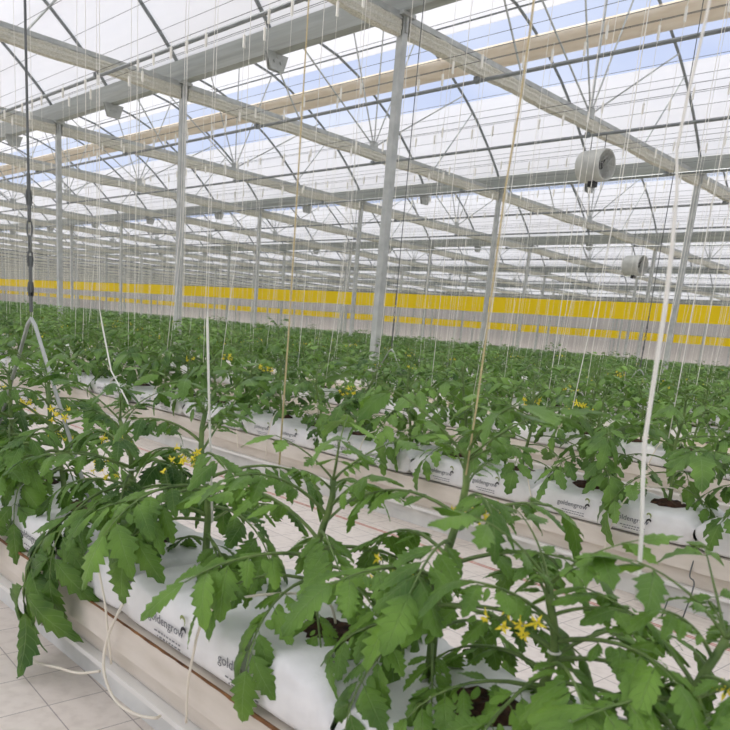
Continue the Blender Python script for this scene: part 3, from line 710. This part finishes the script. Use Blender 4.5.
for (k, x, y, zt) in sorted(near_tops, key=lambda t: (t[0], -t[1])):
    e = empty('support_twine', (x, YR[k]+(.03 if rng.random() < .5 else .28), WZ)); 
    link('cord', tw_me[rng.randrange(6)], e)
    link('hook', hk, e)
    i = cnt.get(k, 0); cnt[k] = i+1
    if k < 4: tag(e, f'thin white twine hung from the crop wire, {ordn(i)} from the right over the {ROWN(k)}', 'twine', f'twines over the {ROWN(k)}')
    else: tag(e, f'thin white hanging twine over the {ROWN(k)}', 'twine', f'twines over the {ROWN(k)}')
m = MB(); V = []; F = []
for i, (k, x, y) in enumerate(far_sp):
    if i % 3: continue
    r_ = .0024; y = YR[k]+(.03 if i % 2 else .28); n = len(V)
    V += [(x-r_, y-r_, WZ-.05), (x+r_, y-r_, WZ-.05), (x, y+r_, WZ-.05), (x-r_, y-r_, FZ-.3), (x+r_, y-r_, FZ-.3), (x, y+r_, FZ-.3)]
    F += [(n, n+1, n+4, n+3), (n+1, n+2, n+5, n+4), (n+2, n, n+3, n+5)]
    n = len(V); h = .006; V += [(x-h, y-h, WZ-.17), (x+h, y-h, WZ-.17), (x, y+h, WZ-.17), (x-h, y-h, WZ), (x+h, y-h, WZ), (x, y+h, WZ)]
    F += [(n, n+1, n+4, n+3), (n+1, n+2, n+5, n+4), (n+2, n, n+3, n+5)]
m.add(V, F); tag(m.build('twine_rows', string_m), 'countless thin white twines hanging over the far rows', 'twines', kind='stuff')

# ------------------------------------------------------------------ trough hangers, yellow bands, fans, tubes
def hanger(x, y, za, spread, lab, zr=None):
    e = empty('trough_hanger', (x, y, FZ-.70)); q = .70
    m = MB(); m.tube([(0, 0, q+.36), (0, 0, q+3.05)], .004, 6); m.build('rod', cable_m, e)
    m = MB()
    for i in range(7): m.tube([(.008*math.cos(a)*(i % 2), .008*math.cos(a)*((i+1) % 2), q+.04+.045*i+.028*math.sin(a)) for a in np.linspace(0, 2*PI, 9)], .003, 4)
    m.build('chain', cable_m, e)
    m = MB(); m.tube([(0, 0, q+.02), (0, 0, q+.14)], .006, 6); m.tube([(0, 0, q+.26), (0, 0, q+.38)], .006, 6); m.build('turnbuckle', cable_m, e)
    m = MB(); m.tube([(0, 0, q+za+.02), (0, 0, q+.03)], .006, 6); m.build('eye_bolt', cable_m, e)
    for s in (-1, 1):
        m = MB(); m.tube([(0, 0, q+za), (s*.03, 0, q+za-.02), (s*spread, 0, .13)], .0062, 8); m.build('spreader_leg', steel, e, True)
    tag(e, lab, 'hanger', 'trough hangers')
hanger(-2.485, YR[0]+SW/2, -.05, .42, 'steel hanger with spread legs above the front row at the left edge')
hanger(-4.75, YR[2]+SW/2, -.13, .30, 'chained steel hanger with spread legs in the middle behind the tall post')
hanger(-3.325, YR[3]+SW/2, -.12, .30, 'chained steel hanger right of the middle, left of the slack white twine')
hanger(-3.0, YR[4]+SW/2, -.12, .30, 'chained steel hanger at the right edge of the picture')
for nm, y in (('nearer and thicker', 18.4), ('farther and thinner', 40.4)):
    m = MB(); n = 60; xs = np.linspace(XL+.5, XR-.5, 240); V = []
    for i, x in enumerate(xs):
        z0 = FZ+1.095-.21+.006*math.sin(i*1.3); z1 = FZ+1.095+.215+.006*math.sin(i*.9+1); w = .006*math.sin(i*.7)
        V += [(x, y+w, z0), (x, y+w+.004, z0), (x, y+w+.004, z1), (x, y+w, z1)]
    F = [(4*i+a, 4*(i+1)+a, 4*(i+1)+(a+1) % 4, 4*i+(a+1) % 4) for i in range(239) for a in range(4)]+[(3, 2, 1, 0), (956, 957, 958, 959)]
    e = empty('sticky_band', (0, 0, 0)); m.add(V, F); m.build('band_film', yellow_m, e)
    m = MB(); m.tube([(XL+.3, y+.002, FZ+1.325), (XR-.3, y+.002, FZ+1.325)], .005, 4); m.build('band_wire', cable_m, e)
    tag(e, f'long yellow sticky insect band across the crop, the {nm} one', 'sticky band', 'yellow sticky bands')
def fan(x, y, z, lab, s=1.0):
    e = empty('circulation_fan', (x, y, z)); n = 28; L = .25*s; R = .27*s
    m = MB(); V = []
    for (xx, rr_) in ((-L, R*.98), (-L+.02, R), (L-.02, R), (L, R*.98), (L, R*.9), (-L, R*.9)):
        for j in range(n): V.append((xx, rr_*math.cos(2*PI*j/n), rr_*math.sin(2*PI*j/n)))
    F = [(i*n+j, i*n+(j+1) % n, ((i+1) % 6)*n+(j+1) % n, ((i+1) % 6)*n+j) for i in range(6) for j in range(n)]; m.add(V, F); m.build('casing', fan_m, e, True)
    m = MB(); m.tube([(-.08, 0, 0), (.1, 0, 0)], .07*s, 12); m.build('motor', black_m, e)
    for j in range(4):
        a = 2*PI*j/4+.4; c, q = math.cos(a), math.sin(a); m = MB()
        m.add([(.0, c*.05, q*.05), (.07, c*.22*s-q*.06, q*.22*s+c*.06), (-.03, c*.22*s+q*.06, q*.22*s-c*.06), (.006, c*.05, q*.05), (.076, c*.22*s-q*.06, q*.22*s+c*.06), (-.024, c*.22*s+q*.06, q*.22*s-c*.06)],
              [(0, 1, 2), (5, 4, 3), (0, 2, 5, 3), (0, 3, 4, 1), (1, 4, 5, 2)]); m.build('blade', black_m, e)
    for xx in (-L, L):
        m = MB()
        for rr_ in (.25, .5, .75, .92): m.tube([(xx, R*rr_*math.cos(t), R*rr_*math.sin(t)) for t in np.linspace(0, 2*PI, 21)], .003, 3)
        for j in range(4):
            a = PI*j/4; m.tube([(xx, -R*.95*math.cos(a), -R*.95*math.sin(a)), (xx, R*.95*math.cos(a), R*.95*math.sin(a))], .004, 3)
        m.build('guard', steel, e)
    for sx in (-1, 1):
        m = MB(); m.tube([(sx*L*.6, 0, R*.97), (sx*L*.6, 0, FZ+3.03-z)], .006, 5); m.build('hanging_rod', cable_m, e)
    m = MB(); m.box(-.05, .05, -.05, .05, -R-.07, -R+.01); m.build('terminal_box', black_m, e)
    e.rotation_euler = (0, 0, -.1)
    tag(e, lab, 'fan', 'circulation fans')
fan(-6.12, 10.4, FZ+2.62, 'cylindrical pale grey circulation fan hung near the upper right', .8)
fan(-9.3, 18.4, FZ+2.2, 'small distant grey fan hung above the nearer yellow band', .9)

def tube_thing(P, r, lab, m_=tube_m, name='drip_tube', cat='tube', grp='drip tubes', n=6):
    P = np.array(P); K = []
    for i in range(len(P)-1):                            # catmull-rom
        p0, p1, p2, p3 = P[max(0, i-1)], P[i], P[i+1], P[min(len(P)-1, i+2)]
        for t in np.linspace(0, 1, 6)[:-1]: K.append(.5*((2*p1)+(-p0+p2)*t+(2*p0-5*p1+4*p2-p3)*t*t+(-p0+3*p1-3*p2+p3)*t**3))
    K.append(P[-1]); m = MB(); m.tube(K, r, n); return tag(m.build(name, m_, None, True), lab, cat, grp)
def bk(px, py, Y): return back(px, py, Y)
tube_thing([(-1.62, .93, BAGTOP+.01), bk(124, 602, .77), bk(107, 640, .74), bk(104, 672, .725), bk(115, 700, .715), bk(135, 714, .72), bk(154, 718, .735), bk(160, 716, .76)], .0035, 'cream drip tube looping down past the trough at the lower left')
tube_thing([bk(58, 545, .78), bk(40, 600, .72), bk(30, 655, .70), bk(60, 668, .71), bk(80, 673, .725), bk(100, 671, .75)], .0035, 'cream drip tube coming up short under the lower left leaves')
tube_thing([bk(60, 560, .80), bk(50, 600, .76), bk(42, 625, .755)], .003, 'cream drip tube stub over the lower left trough edge')
# a curved drip tube per bag in the second to fourth rows, and the front row
for k in (0, 1, 2, 3):
    yr = YR[k]
    for i, (_, cx, yc) in enumerate(reversed(full_row[k])):
        if k == 3 and i % 2: continue
        dx = rng.uniform(-.05, .05); s = 1 if rng.random() < .8 else -1
        x0 = cx+.183+dx
        if k == 0 and not seen(x0, yr, FZ-.6, 10): continue
        tube_thing([(x0, yc, BAGTOP+.004), (x0-.03*s, yc-.03, BAGTOP+.07), (x0-.12*s, yr-.045, BAGTOP+.055), (x0-.18*s, yr-.06, FZ-.66), (x0-.20*s, yr-.055, FZ-.80)], .0028 if k < 2 else .004,
                   f'cream drip tube bent over the bag {ordn(i)} from the right in the {ROWN(k)}')
# floor cords and small fittings in the aisle behind the front row
m = MB(); m.tube([(XL+2, 2.60, .003), (2.5, 2.60, .003)], .0011, 4); m.tube([(XL+2, 2.615, .003), (2.5, 2.615, .003)], .0012, 4); tag(m.build('marking_line', red_m), 'thin red string line along the pale aisle floor behind the front row', 'string line')
def clip_box(px, py, Y, lab):
    p = bk(px, py, Y); e = empty('pipe_clip', (p[0], Y, p[2]-.035)); m = MB(); m.box(-.035, .035, -.02, .02, 0, .07); m.build('clip_body', base_m, e)
    m = MB(); m.box(-.022, -.006, -.0215, -.0195, .008, .032); m.box(-.022, -.006, -.0215, -.0195, .040, .062); m.build('slot', black_m, e)
    m = MB(); m.box(-.006, .006, .02, YR[1]-.04-Y, .03, .042); m.build('arm', base_m, e)
    tag(e, lab, 'clip', 'trough side clips')
clip_box(651, 595, 2.75, 'grey slotted clip box on the trough side beside the slack white twine')
clip_box(76, 431, 2.75, 'grey clip box seen between leaves at the left')
tube_thing([(-1.0, YR[1]-.02, FZ-.695), (-1.0, YR[1]-.045, FZ-.79), bk(694, 585, YR[1]-.07), bk(682, 620, YR[1]-.09)], .0028, 'dark thin wire running down the cream trough at the right', cable_m, 'tie_wire', 'wire', 'tie wires')
tube_thing([bk(668, 600, 2.72), bk(660, 622, 2.70), bk(656, 640, 2.68), bk(664, 637, 2.70), bk(672, 635, 2.72)], .0028, 'bent dark wire end above the aisle floor at the right', cable_m, 'tie_wire', 'wire', 'tie wires')
